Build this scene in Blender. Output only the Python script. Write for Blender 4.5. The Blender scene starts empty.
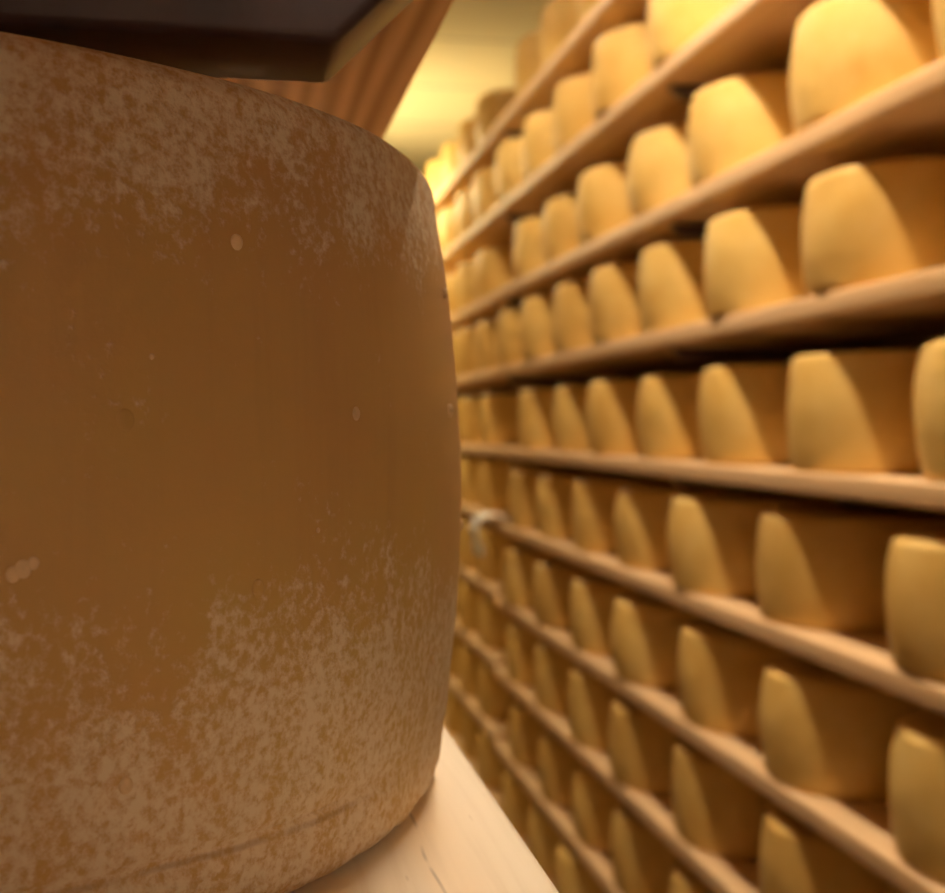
import bpy, bmesh, math, random
from mathutils import Vector, Matrix, noise
random.seed(7)
PI = math.pi
C = bpy.context.scene.collection
SC = bpy.context.scene
EYE = 2.30                      # height of the lens above the floor
XR = 1.13                       # front edge of the opposite rack
XL = 0.0905                     # front edge of the rack the wheel stands in

# ------------------------------------------------------------------ helpers
def link(name, bm, mats, parent=None, smooth=True, sharp=35):
    me = bpy.data.meshes.new(name)
    bm.normal_update()
    bm.to_mesh(me); bm.free()
    for m in (mats if isinstance(mats, (list, tuple)) else [mats]):
        me.materials.append(m)
    if smooth:
        me.polygons.foreach_set('use_smooth', [True] * len(me.polygons))
        me.set_sharp_from_angle(angle=math.radians(sharp))
    o = bpy.data.objects.new(name, me)
    C.objects.link(o)
    if parent: o.parent = parent
    return o

def tag(o, label, cat, group=None):
    o['label'] = label; o['category'] = cat
    if group: o['group'] = group
    return o

def empty(name, loc):
    o = bpy.data.objects.new(name, None)
    o.location = loc; o.empty_display_size = .1
    C.objects.link(o)
    return o

def add_box(bm, lo, hi, bev=0, seg=2, mi=0):
    r = bmesh.ops.create_cube(bm, size=1.0)
    vs = r['verts']
    for v in vs:
        v.co = Vector([lo[i] + (v.co[i] + .5) * (hi[i] - lo[i]) for i in range(3)])
    fs = {f for v in vs for f in v.link_faces}
    for f in fs: f.material_index = mi
    if bev:
        es = list({e for v in vs for e in v.link_edges})
        bmesh.ops.bevel(bm, geom=es, offset=bev, segments=seg, affect='EDGES', profile=.5)

def add_prism(bm, poly, y0, y1, bev=0):
    """polygon in (x, z) pushed along y"""
    a = [bm.verts.new((x, y0, z)) for x, z in poly]
    b = [bm.verts.new((x, y1, z)) for x, z in poly]
    n = len(poly)
    fs = [bm.faces.new(a), bm.faces.new(b[::-1])]
    for i in range(n):
        fs.append(bm.faces.new((a[i], b[i], b[(i + 1) % n], a[(i + 1) % n])))
    bmesh.ops.recalc_face_normals(bm, faces=fs)
    if bev:
        es = list({e for f in fs for e in f.edges})
        bmesh.ops.bevel(bm, geom=es, offset=bev, segments=3, affect='EDGES', profile=.5)

# ------------------------------------------------------------------ materials
class NT:
    def __init__(s, name):
        s.m = bpy.data.materials.new(name); s.m.use_nodes = True
        s.t = s.m.node_tree; s.b = s.t.nodes['Principled BSDF']
    def n(s, typ, **kw):
        x = s.t.nodes.new(typ)
        for k, v in kw.items():
            if k.startswith('in_'):
                key = k[3:]
                key = int(key) if key.isdigit() else key.replace('_', ' ')
                x.inputs[key].default_value = v
            else: setattr(x, k, v)
        return x
    def l(s, a, b): s.t.links.new(a, b)
    def coord(s, scale=(1, 1, 1), kind='Object'):
        c = s.n('ShaderNodeTexCoord'); mp = s.n('ShaderNodeMapping')
        mp.inputs['Scale'].default_value = scale
        s.l(c.outputs[kind], mp.inputs[0]); return mp.outputs[0]
    def noise(s, vec, scale, detail=3, rough=.5, dist=0):
        x = s.n('ShaderNodeTexNoise', in_Scale=scale, in_Detail=detail, in_Roughness=rough, in_Distortion=dist)
        s.l(vec, x.inputs['Vector']); return x.outputs['Fac']
    def ramp(s, fac, stops):
        r = s.n('ShaderNodeValToRGB')
        e = r.color_ramp.elements
        while len(e) < len(stops): e.new(.5)
        for i, (p, c) in enumerate(stops):
            e[i].position = p; e[i].color = (*c, 1) if len(c) == 3 else c
        s.l(fac, r.inputs[0]); return r.outputs[0]
    def mix(s, fac, a, b, typ='MIX'):
        x = s.n('ShaderNodeMix', data_type='RGBA', blend_type=typ)
        for v, k in ((fac, 0), (a, 6), (b, 7)):
            if isinstance(v, (int, float)): x.inputs[k].default_value = v
            elif isinstance(v, tuple): x.inputs[k].default_value = (*v, 1)
            else: s.l(v, x.inputs[k])
        return x.outputs[2]
    def math(s, op, a, b=0.0, c=None, clamp=False):
        x = s.n('ShaderNodeMath', operation=op, use_clamp=clamp)
        for i, v in enumerate((a, b) if c is None else (a, b, c)):
            if isinstance(v, (int, float)): x.inputs[i].default_value = v
            else: s.l(v, x.inputs[i])
        return x.outputs[0]
    def smooth(s, v, a, b, lo=0.0, hi=1.0):
        x = s.n('ShaderNodeMapRange', interpolation_type='SMOOTHSTEP')
        s.l(v, x.inputs[0])
        for i, q in enumerate((a, b, lo, hi)): x.inputs[i + 1].default_value = q
        return x.outputs[0]
    def bump(s, h, strength, dist):
        x = s.n('ShaderNodeBump', in_Strength=strength, in_Distance=dist)
        s.l(h, x.inputs['Height']); s.l(x.outputs[0], s.b.inputs['Normal'])
    def set(s, **kw):
        for k, v in kw.items():
            k = k.replace('_', ' ')
            if isinstance(v, tuple): s.b.inputs[k].default_value = (*v, 1)
            elif isinstance(v, (int, float)): s.b.inputs[k].default_value = v
            else: s.l(v, s.b.inputs[k])
        return s.m

def rind_material():
    t = NT('yellow_rind')
    oi = t.n('ShaderNodeObjectInfo')
    v = t.coord()
    sh = t.n('ShaderNodeVectorMath', operation='ADD'); t.l(v, sh.inputs[0])
    cm = t.n('ShaderNodeCombineXYZ'); t.l(t.math('MULTIPLY', oi.outputs['Random'], 37.0), cm.inputs[0])
    t.l(cm.outputs[0], sh.inputs[1]); p = sh.outputs[0]
    n1 = t.noise(p, 9, 4, .6); n2 = t.noise(p, 60, 3, .6)
    col = t.ramp(n1, [(.25, (.72, .45, .11)), (.55, (.79, .535, .165)), (.8, (.83, .60, .22))])
    col = t.mix(t.smooth(n2, .55, .8, 0, .25), col, (.88, .72, .44))
    tone = t.ramp(oi.outputs['Random'], [(0, (.86, .80, .72)), (.5, (1, .97, .92)), (1, (1, 1, 1))])
    col = t.mix(1.0, col, tone, 'MULTIPLY')
    t.bump(t.math('ADD', n1, t.math('MULTIPLY', n2, .3)), .25, .004)
    return t.set(Base_Color=col, Roughness=.5, Specular_IOR_Level=.35)

def near_rind_material():
    t = NT('aged_rind')
    v = t.coord()
    sp = t.n('ShaderNodeSeparateXYZ'); t.l(v, sp.inputs[0]); z = sp.outputs[2]
    big = t.noise(v, 7, 3, .55); mid = t.noise(v, 38, 3, .6); fine = t.noise(v, 320, 4, .65)
    stre = t.noise(t.coord((55, 55, 3)), 1.6, 3, .6)
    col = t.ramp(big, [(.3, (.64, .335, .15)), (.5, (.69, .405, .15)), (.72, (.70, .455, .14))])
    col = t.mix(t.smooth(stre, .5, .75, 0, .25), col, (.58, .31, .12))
    # pale powdery bloom near the two rims, broken up by three sizes of noise
    edge_top = t.smooth(z, .150, .212); edge_bot = t.smooth(z, .125, .030)
    band = t.math('MAXIMUM', t.math('MULTIPLY', edge_top, 1.2), edge_bot)
    cover = t.math('ADD', t.math('MULTIPLY', band, 1.0), t.math('MULTIPLY', t.math('SUBTRACT', big, .5), 1.9))
    cover = t.math('ADD', cover, t.math('MULTIPLY', t.math('SUBTRACT', mid, .5), 1.4), clamp=True)
    grain = t.math('ADD', t.math('MULTIPLY', fine, .72), t.math('MULTIPLY', stre, .28))
    thr = t.math('SUBTRACT', .74, t.math('MULTIPLY', cover, .29))
    m = t.smooth(t.math('SUBTRACT', grain, thr), -.09, .15)
    m = t.math('MULTIPLY', m, .95)
    col = t.mix(m, col, (.92, .76, .58))
    # shade of the crease above the foot, painted into the rind colour
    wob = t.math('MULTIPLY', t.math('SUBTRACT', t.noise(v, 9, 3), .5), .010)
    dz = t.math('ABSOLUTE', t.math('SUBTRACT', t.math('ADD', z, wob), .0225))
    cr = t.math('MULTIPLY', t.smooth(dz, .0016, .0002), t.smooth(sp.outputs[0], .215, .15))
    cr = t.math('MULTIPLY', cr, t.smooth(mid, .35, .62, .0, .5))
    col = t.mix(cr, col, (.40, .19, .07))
    h = t.math('ADD', t.math('MULTIPLY', m, .6), t.math('MULTIPLY', stre, .35))
    h = t.math('ADD', h, t.math('MULTIPLY', fine, .25))
    t.bump(h, .30, .0016)
    r = t.math('ADD', .52, t.math('MULTIPLY', m, .5))
    return t.set(Base_Color=col, Roughness=r, Specular_IOR_Level=.4)

def wood_material(name, light, dark, fibre=1.0, rough=.55, axis='y', seam=False, bands=.55):
    t = NT(name)
    sc = {'y': (14, 1.1, 14), 'x': (1.1, 14, 14)}[axis]
    v = t.coord(sc)
    ring = t.noise(v, .9, 3, .5, 1.2)
    w = t.n('ShaderNodeTexWave', wave_type='BANDS', bands_direction='X', in_Scale=bands, in_Distortion=5.0, in_Detail=2.0, in_Detail_Scale=.7)
    t.l(v, w.inputs['Vector'])
    fib = t.noise(t.coord({'y': (160, 5, 160), 'x': (5, 160, 160)}[axis]), 1.0, 4, .6)
    f = t.math('ADD', t.math('MULTIPLY', w.outputs['Fac'], .55), t.math('MULTIPLY', ring, .5))
    col = t.ramp(f, [(.22, light), (.62, tuple(l * .55 + d * .45 for l, d in zip(light, dark))), (.95, dark)])
    col = t.mix(t.smooth(fib, .45, .75, 0, .35 * fibre), col, tuple(d * .8 for d in dark))
    if seam:
        sp = t.n('ShaderNodeSeparateXYZ'); t.l(t.coord(), sp.inputs[0])
        wob = t.math('MULTIPLY', t.math('SUBTRACT', t.noise(t.coord((1, 9, 1)), 1.0, 2), .5), .012)
        d = t.math('ABSOLUTE', t.math('SUBTRACT', t.math('ADD', sp.outputs[0], wob), seam))
        crack = t.smooth(d, .0009, .0001)
        brk = t.smooth(t.noise(t.coord((2, 30, 2)), 1.0, 2), .40, .55)
        crack = t.math('MULTIPLY', crack, brk)
        col = t.mix(t.math('MULTIPLY', crack, .42), col, (.22, .11, .045))
        # little dark flecks of the grain
        fl = t.noise(t.coord((220, 26, 220)), 1.0, 2, .5)
        col = t.mix(t.smooth(fl, .70, .80, 0, .55), col, (.36, .20, .09))
    t.bump(fib, .2, .0012)
    return t.set(Base_Color=col, Roughness=rough, Specular_IOR_Level=.35)

def plain(name, col, rough=.5, metal=0.0, var=.12, scale=12):
    t = NT(name)
    n = t.noise(t.coord(), scale, 4, .6)
    c = t.ramp(n, [(.3, tuple(x * (1 - var) for x in col)), (.7, tuple(min(1, x * (1 + var)) for x in col))])
    t.bump(n, .12, .002)
    return t.set(Base_Color=c, Roughness=rough, Metallic=metal)

def ceiling_material():
    t = NT('ceiling_panel')
    b = t.n('ShaderNodeTexBrick', in_Scale=1.0, offset=0.0)
    b.inputs['Mortar Size'].default_value = .012; b.inputs['Brick Width'].default_value = 7.0; b.inputs['Row Height'].default_value = .9
    b.inputs['Mortar Smooth'].default_value = .4
    b.inputs['Color1'].default_value = (.88, .78, .50, 1); b.inputs['Color2'].default_value = (.80, .72, .47, 1); b.inputs['Mortar'].default_value = (.36, .30, .18, 1)
    t.l(t.coord(), b.inputs['Vector'])
    return t.set(Base_Color=b.outputs['Color'], Roughness=.7)

def emit(name, col, strength):
    t = NT(name)
    return t.set(Base_Color=(.9, .9, .85), Emission_Color=col, Emission_Strength=strength)

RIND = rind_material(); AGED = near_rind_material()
NODULE = plain('rind_nodule', (.84, .60, .34), .5, scale=200)
PALE = wood_material('pale_pine', (.95, .82, .66), (.88, .66, .44), .7, .5, seam=.057)
SHELF = wood_material('shelf_pine', (.84, .60, .36), (.70, .43, .20), .8, .5)
OVER = wood_material('orange_pine', (.92, .55, .22), (.50, .19, .045), .8, .5, bands=1.5)
STEEL = plain('dark_steel', (.115, .078, .09), .3, .2, .2, 30)
WHITE = plain('white_cloth', (.90, .90, .88), .8, scale=40)
PLASTER = plain('brown_plaster', (.26, .17, .075), .85, scale=3)
WHITEWASH = plain('white_plaster', (.80, .74, .66), .85, scale=3)
DARKWALL = plain('brown_wall', (.20, .125, .05), .85, scale=3)
CONCRETE = plain('floor_concrete', (.33, .27, .19), .7, scale=2)
CEIL = ceiling_material()
LIGHTCOL = (1.0, .83, .60)
HOUSING = plain('lamp_housing', (.55, .52, .46), .4, .2)

# ------------------------------------------------------------------ room
def struct(name, bm, m):
    o = link(name, bm, m, smooth=False); o['kind'] = 'structure'; return o
RX, LX, Y0, Y1, CH = XR + .63, -.62, -1.7, 12.0, EYE + 2.0
for nm, lo, hi, m in (
    ('floor', (LX, Y0, -.1), (RX, Y1, 0), CONCRETE),
    ('ceiling', (LX, Y0, CH), (RX, Y1, CH + .1), CEIL),
    ('wall_right', (RX, Y0, 0), (RX + .1, Y1, CH), DARKWALL),
    ('wall_left', (LX - .1, Y0, 0), (LX, Y1, CH), PLASTER),
    ('wall_front', (LX, Y1, 0), (RX, Y1 + .1, CH), PLASTER),
    ('wall_back', (LX, Y0 - .1, 0), (RX, Y0, CH), WHITEWASH)):
    b = bmesh.new(); add_box(b, lo, hi); struct(nm, b, m)

# ------------------------------------------------------------------ cheese wheels
def wheel_bm(R, H, bulge, rim, nseg, nring, seed, wob=.0015, skirt=0.0):
    prof = []
    # bottom centre -> rim -> side -> rim -> top centre
    nr = 6
    def rad(z): return R - bulge * (2 * z / H - 1) ** 2
    for r in (.30, .62, .85): prof.append((rad(0) * r, 0.0))
    for k in range(nr + 1):
        a = PI / 2 * k / nr
        prof.append((rad(rim) - rim + rim * math.sin(a), rim - rim * math.cos(a)))
    for k in range(1, nring):
        z = rim + (H - 2 * rim) * k / nring
        prof.append((rad(z), z))
    for k in range(nr + 1):
        a = PI / 2 * k / nr
        prof.append((rad(H - rim) - rim + rim * math.cos(a), H - rim + rim * math.sin(a)))
    for r in (.85, .62, .30): prof.append((rad(H) * r, H + .002 * (1 - r)))
    bm = bmesh.new()
    rings = []
    for r, z in prof:
        ring = []
        for i in range(nseg):
            a = 2 * PI * i / nseg
            p = Vector((math.cos(a), math.sin(a), 0))
            q = Vector((p.x * 2.2, p.y * 2.2, z * 9 + seed * 7.3))
            d = noise.noise(q) * wob * 1.6 + noise.noise(q * 3.1) * wob * .7
            dz = 0
            if skirt and z < .05:
                k = 1 - z / .05
                q2 = Vector((p.x * 15, p.y * 15, z * 60))
                d += skirt * k * (noise.noise(q2) * .9 + noise.noise(q2 * 2.3) * .6)
                # pressed crease a little above the foot
                d -= skirt * 3.0 * max(0, min(1, .95 - p.x * .9)) * math.exp(-((z - .0235 - .003 * noise.noise(Vector((p.x * 4, p.y * 4, 3)))) / .0022) ** 2)
                if z < .008: dz = max(0, noise.noise(Vector((p.x * 12, p.y * 12, 9.1)))) * .006 * (1 if r > rad(0) * .9 else 0)
            ring.append(bm.verts.new(((r + d) * p.x, (r + d) * p.y, z + dz)))
        rings.append(ring)
    for A, B in zip(rings, rings[1:]):
        for i in range(nseg):
            j = (i + 1) % nseg
            bm.faces.new((A[i], A[j], B[j], B[i]))
    cb = bm.verts.new((0, 0, 0)); ct = bm.verts.new((0, 0, H + .002))
    for i in range(nseg):
        j = (i + 1) % nseg
        bm.faces.new((cb, rings[0][j], rings[0][i])); bm.faces.new((ct, rings[-1][i], rings[-1][j]))
    return bm

# the big wheel close to the lens
WH, WR, WB = .2258, .225, .0107
WHEEL_Z = EYE - .1333
bm = wheel_bm(WR, WH, WB, .0095, 360, 70, 1.0, .0007, .0016)
for az, z, s, fl, mi in ((.68, .1804, .0019, .55, 1), (.872, .1363, .0019, .6, 1), (1.225, .1378, .0021, .6, 1), (.695, .0908, .0022, .3, 0), (.529, .0469, .0019, .6, 1),
                     (.526, .1346, .0024, .25, 0), (.559, .1499, .0007, .6, 1), (1.146, .0545, .0015, .6, 1), (1.274, .1797, .0016, .6, 1), (1.385, .0951, .0022, .6, 1),
                     (.793, .1044, .0007, .6, 1), (.408, .1002, .0017, .3, 1), (.418, .1012, .0019, .3, 1), (.428, .1024, .0014, .3, 1)):
    r = WR - WB * (2 * z / WH - 1) ** 2
    n0 = len(bm.verts)
    res = bmesh.ops.create_uvsphere(bm, u_segments=16, v_segments=10, radius=1)
    ang = -PI / 2 + az
    ax = Vector((math.cos(ang), math.sin(ang), 0)); ay = Vector((-ax.y, ax.x, 0)); az_ = Vector((0, 0, 1))
    c = ax * (r - s * .05) + az_ * z
    for v in res['verts']:
        p = v.co.copy()
        v.co = c + ax * p.x * s * fl + ay * p.y * s + az_ * p.z * s * 1.15
    for f in {f for v in res['verts'] for f in v.link_faces}: f.material_index = mi
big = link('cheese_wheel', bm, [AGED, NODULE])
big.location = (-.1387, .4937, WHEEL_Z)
tag(big, 'huge brown aged cheese wheel with powdery bloom and small bumps on pale board', 'cheese')

# far wheels: three shapes shared by all
PROTO = []
for k in range(4):
    b = wheel_bm(.222, .226, (.012, .016, .010, .014)[k], (.017, .021, .015, .019)[k], 72, 14, 11.0 + k * 5, .0022)
    me_o = link('cheese_wheel', b, RIND)
    PROTO.append(me_o)
proto_used = [False] * 4
UP = [1.328, .966, .590, .252, -.103, -.438, -.777, -1.10, -1.44, -1.77, -2.10]     # tops of the boards against the lens
RISE = [0, 0, 0, 0, 0, .022, .026, .026, .028, .028, .028]      # the far rack's lower boards sit a little higher
ORD = ['top', 'second', 'third', 'fourth', 'fifth', 'sixth', 'seventh', 'eighth', 'ninth', 'tenth', 'eleventh']
NTH = ['first', 'second', 'third', 'fourth', 'fifth', 'sixth', 'seventh', 'eighth', 'ninth', 'tenth', 'eleventh', 'twelfth', 'thirteenth']
LOOK = ['orange-brown', 'brightly lit pale yellow', 'brightly lit yellow', 'golden yellow', 'half-shaded yellow', 'half-shaded golden', 'shaded golden', 'shaded tan', 'dim tan', 'dim brown', 'dark brown']
ROWS = [  # (out of frame at the near end), (in view), protrusion past the board edge
    ([2.9], [3.42, 3.95, 4.45, 4.90], .0),
    ([1.52, 2.04], [2.56, 3.17, 3.71, 4.22, 4.71, 5.17], .018),
    ([1.24], [1.76, 2.30, 2.90, 3.38, 3.91, 4.42, 4.88], .012),
    ([1.10, 1.64], [2.24, 2.76, 3.28, 3.76, 4.23, 4.71, 5.19], .016),
    ([1.33], [1.84, 2.33, 2.85, 3.34, 3.83, 4.31, 4.85], .000),
    ([1.43], [1.91, 2.50, 3.03, 3.56, 4.05, 4.56, 5.03], .000),
    ([1.40], [1.91, 2.46, 2.98, 3.54, 4.04, 4.57, 5.11], .009),
    ([1.43], [1.94, 2.45, 3.04, 3.58, 4.06, 4.58, 5.08], .008),
    ([2.00, 2.52], [3.05, 3.58, 4.04, 4.53, 5.05], .008),
    ([3.10, 3.65], [4.20, 4.70, 5.18], .008),
]
FAR = [[5.78, 6.28, 6.80, 7.30]] * 3 + [[5.78, 6.28, 6.80]] * 7
def put_wheel(x, y, z, label, group):
    k = random.randrange(4)
    if not proto_used[k]: o = PROTO[k]; proto_used[k] = True
    else: o = PROTO[k].copy(); C.objects.link(o)
    o.location = (x, y, z); o.rotation_euler = (0, 0, random.uniform(0, 2 * PI))
    s = random.uniform(.985, 1.015); o.scale = (s, s, random.uniform(1.04, 1.072))
    tag(o, label, 'cheese', group)
for i, (pre, seen, e) in enumerate(ROWS):
    z = EYE + UP[i]
    g = 'cheese wheels on the %s shelf of the opposite rack' % ORD[i]
    def px(): return XR + .222 - e + random.uniform(-.006, .006)
    for k, y in enumerate(pre):
        put_wheel(px(), y, z, '%s cheese wheel past the picture edge, %s on the %s shelf' % ('yellow', NTH[k], ORD[i]), g)
    for k, y in enumerate(seen):
        out = .015 if (i, k) in ((5, 0), (5, 2), (9, 0)) else 0       # a few wheels stand further out than their row
        put_wheel(px() - out, y, z, '%s cheese wheel on %s shelf down, %s in its row' % (LOOK[i], ORD[i], NTH[k]), g)
    for k, y in enumerate(FAR[i]):
        put_wheel(px() + .01, y, z + RISE[i], '%s cheese wheel on far rack, %s shelf down, %s past the joint' % ('yellow' if i < 5 else 'tan', ORD[i], NTH[k]), 'cheese wheels on the %s shelf of the far rack' % ORD[i])

# ------------------------------------------------------------------ boards of the opposite rack
BT = .044
def board(name, x0, x1, y0, y1, ztop, mat, label, group=None, th=BT, bev=.006):
    b = bmesh.new()
    add_box(b, (x0, 0, -th), (x1, y1 - y0, 0), bev, 3)
    o = link(name, b, mat); o.location = (0, y0, ztop)
    return tag(o, label, 'shelf', group)
JOINT = 5.42
for i, u in enumerate(UP):
    board('shelf_board', XR, XR + .47, .50, JOINT - .02, EYE + u, SHELF, 'long pine shelf board carrying cheese, %s down on the opposite rack' % ORD[i] if i else 'long pine shelf board carrying dim cheese, top of the opposite rack', 'long shelf boards of the opposite rack')
    board('shelf_board', XR + .01, XR + .48, JOINT + .02, 9.6, EYE + u + RISE[i], SHELF, 'yellowish shelf board on the far rack past the joint, %s down' % ORD[i], 'shelf boards of the far rack')

# uprights with their dark bracket arms
def upright(x_post, x_tip, y, levels, sign, label, y_w=.045, th=BT, hh=.034):
    root = empty('rack_upright', (x_post, y, 0))
    top = max(levels) + .30
    b = bmesh.new(); add_box(b, (-.025, -y_w / 2, 0), (.025, y_w / 2, top), .004, 2)
    link('post', b, STEEL, root)
    L = x_tip - x_post
    for z in levels:
        b = bmesh.new()
        t = -th - .0025
        poly = [(sign * .025, z + t), (L, z + t), (L - sign * hh, z + t - hh), (sign * .025, z + t - hh)]
        add_prism(b, poly, -y_w / 2, y_w / 2, .0035)
        link('bracket_arm', b, STEEL, root)
    tag(root, label, 'rack frame', None)
    return root
for y, d in ((.62, 'out of view at the near end'), (3.20, 'under the middle of the boards'), (5.28, 'at the joint of the two racks'), (7.6, 'inside the far rack')):
    upright(XR + .575, XR + .04, y, [EYE + u + (RISE[i] if y > 6 else 0) for i, u in enumerate(UP)], -1, 'dark steel rack upright with bracket arms, %s' % d)

# ------------------------------------------------------------------ the rack the big wheel stands in
board('shelf_board', -.41, XL, -1.0, 3.6, WHEEL_Z, PALE, 'pale pine shelf board under the huge brown cheese wheel', None, .034, .004)
o = board('shelf_board', -.41, XL + .001, -1.0, 3.6, EYE + .178 + .034, OVER, 'orange pine board overhead above the huge brown cheese wheel', None, .034, .0012)
upright(-.47, .0895, .403, [WHEEL_Z, EYE + .178 + .034], 1, 'dark steel bracket with slanted end under the orange overhead board', .050, .034, .058)

# white cloth over the board end at the joint
b = bmesh.new()
nx, ny = 16, 40
grid = []
path = [(.05, .004), (.02, .026), (-.03, .040), (-.085, .018), (-.105, -.030), (-.09, -.085), (-.08, -.15)]
for i in range(ny + 1):
    row = []
    q = i / ny * (len(path) - 1); k = min(int(q), len(path) - 2); f = q - k
    ax, az = path[k]; bx, bz = path[k + 1]
    for j in range(nx + 1):
        u = (j / nx - .5) * (.20 - .06 * i / ny)
        w = noise.noise(Vector((u * 22, q * 1.1, 2.0)))
        row.append(b.verts.new((ax + (bx - ax) * f + w * .012, u, az + (bz - az) * f + abs(w) * .014)))
    grid.append(row)
for i in range(ny):
    for j in range(nx):
        b.faces.new((grid[i][j], grid[i][j + 1], grid[i + 1][j + 1], grid[i + 1][j]))
bmesh.ops.recalc_face_normals(b, faces=b.faces[:])
bmesh.ops.solidify(b, geom=b.faces[:], thickness=.004)
o = link('white_cloth', b, WHITE, sharp=80); o.location = (XR, 5.325, EYE + UP[5])
tag(o, 'small white cloth hung over the shelf edge at the joint of the racks', 'cloth')

# ------------------------------------------------------------------ lamps of the aisle (above the view)
def lamp(x, y, z, length, strength, label, trough=True, glow=LIGHTCOL):
    root = empty('tube_lamp', (x, y, z))
    b = bmesh.new()
    m = Matrix.Rotation(PI / 2, 4, 'X')
    bmesh.ops.create_cone(b, cap_ends=True, segments=16, radius1=.014, radius2=.014, depth=length, matrix=m)
    link('tube', b, emit('tube_glow', glow, strength), root)
    b = bmesh.new(); h = length / 2 + .03
    add_prism(b, [(-.075, -.088), (-.075, .0), (-.035, .05), (.035, .05), (.075, .0), (.075, -.088), (.079, -.088), (.079, .003), (.038, .056), (-.038, .056), (-.079, .003), (-.079, -.088)], -h, h) if trough else add_box(b, (-.03, -h, .03), (.03, h, .07), .004)
    link('housing', b, HOUSING, root)
    for s in (-1, 1):
        b = bmesh.new(); add_box(b, (-.004, s * h * .8 - .004, .05), (.004, s * h * .8 + .004, CH - z))
        link('hanger', b, STEEL, root)
    tag(root, label, 'lamp')
lamp(.64, 1.97, EYE + 1.88, 1.9, 300, 'long tube lamp hung above the front of the opposite rack')
lamp(.69, 4.35, EYE + 1.88, 1.9, 62, 'tube lamp hung in the middle of the aisle')
lamp(.40, 7.6, EYE + 1.42, 1.8, 215, 'bare tube lamp hung low at the far end of the aisle', False, (1.0, .82, .42))
# unseen fill lamp added to light the big wheel off the white wall
root = empty('fill_lamp', (.30, -1.36, EYE + .75))
b = bmesh.new()
bmesh.ops.create_cone(b, cap_ends=True, segments=16, radius1=.014, radius2=.014, depth=1.3, matrix=Matrix.Rotation(PI / 2, 4, 'Y'))
link('tube', b, emit('fill_glow', (1.0, .87, .74), 66), root)
b = bmesh.new()
pr = [(-.05, -.10), (.06, -.10), (.06, .10), (-.05, .10), (-.05, .094), (.054, .094), (.054, -.094), (-.05, -.094)]
va = [b.verts.new((-.70, p, q)) for p, q in pr]; vb = [b.verts.new((.70, p, q)) for p, q in pr]
for k in range(8): b.faces.new((va[k], va[(k + 1) % 8], vb[(k + 1) % 8], vb[k]))
b.faces.new(va[::-1]); b.faces.new(vb)
bmesh.ops.recalc_face_normals(b, faces=b.faces[:])
link('housing', b, HOUSING, root)  # channel added to keep the fill light off the opposite rack
for k in (-.5, .5):
    b = bmesh.new(); add_box(b, (k - .01, -.34, .101), (k + .01, .06, .115)); link('arm', b, STEEL, root)
tag(root, 'added unseen fill tube lamp facing the white end wall behind the aisle', 'lamp')

w = bpy.data.worlds.new('World'); SC.world = w; w.use_nodes = True
w.node_tree.nodes['Background'].inputs[0].default_value = (.9, .75, .5, 1)
w.node_tree.nodes['Background'].inputs[1].default_value = .05

# ------------------------------------------------------------------ camera
M = [[0.98195, 0.005614, -0.189057], [-0.009039, 0.99981, -0.01726], [0.188925, 0.018657, 0.981814]]
def w3(r): return Vector((r[0], r[2], -r[1]))        # (aside, down, along) -> world
cx, cy, cz = w3(M[0]), -w3(M[1]), -w3(M[2])
cam = bpy.data.cameras.new('camera'); co = bpy.data.objects.new('camera', cam); C.objects.link(co)
R = Matrix((cx, cy, cz)).transposed()
co.matrix_world = Matrix.Translation((0, 0, EYE)) @ R.to_4x4()
cam.sensor_fit = 'HORIZONTAL'; cam.sensor_width = 36.0
cam.lens = 36.0 * 1223 / 945
cam.clip_start = .01
cam.dof.use_dof = True; cam.dof.focus_distance = .33; cam.dof.aperture_fstop = 13.0
SC.camera = co
SC.view_settings.view_transform = 'Standard'; SC.view_settings.look = 'None'
SC.view_settings.gamma = 1; SC.view_settings.exposure = 0.20
SC.view_settings.use_curve_mapping = False
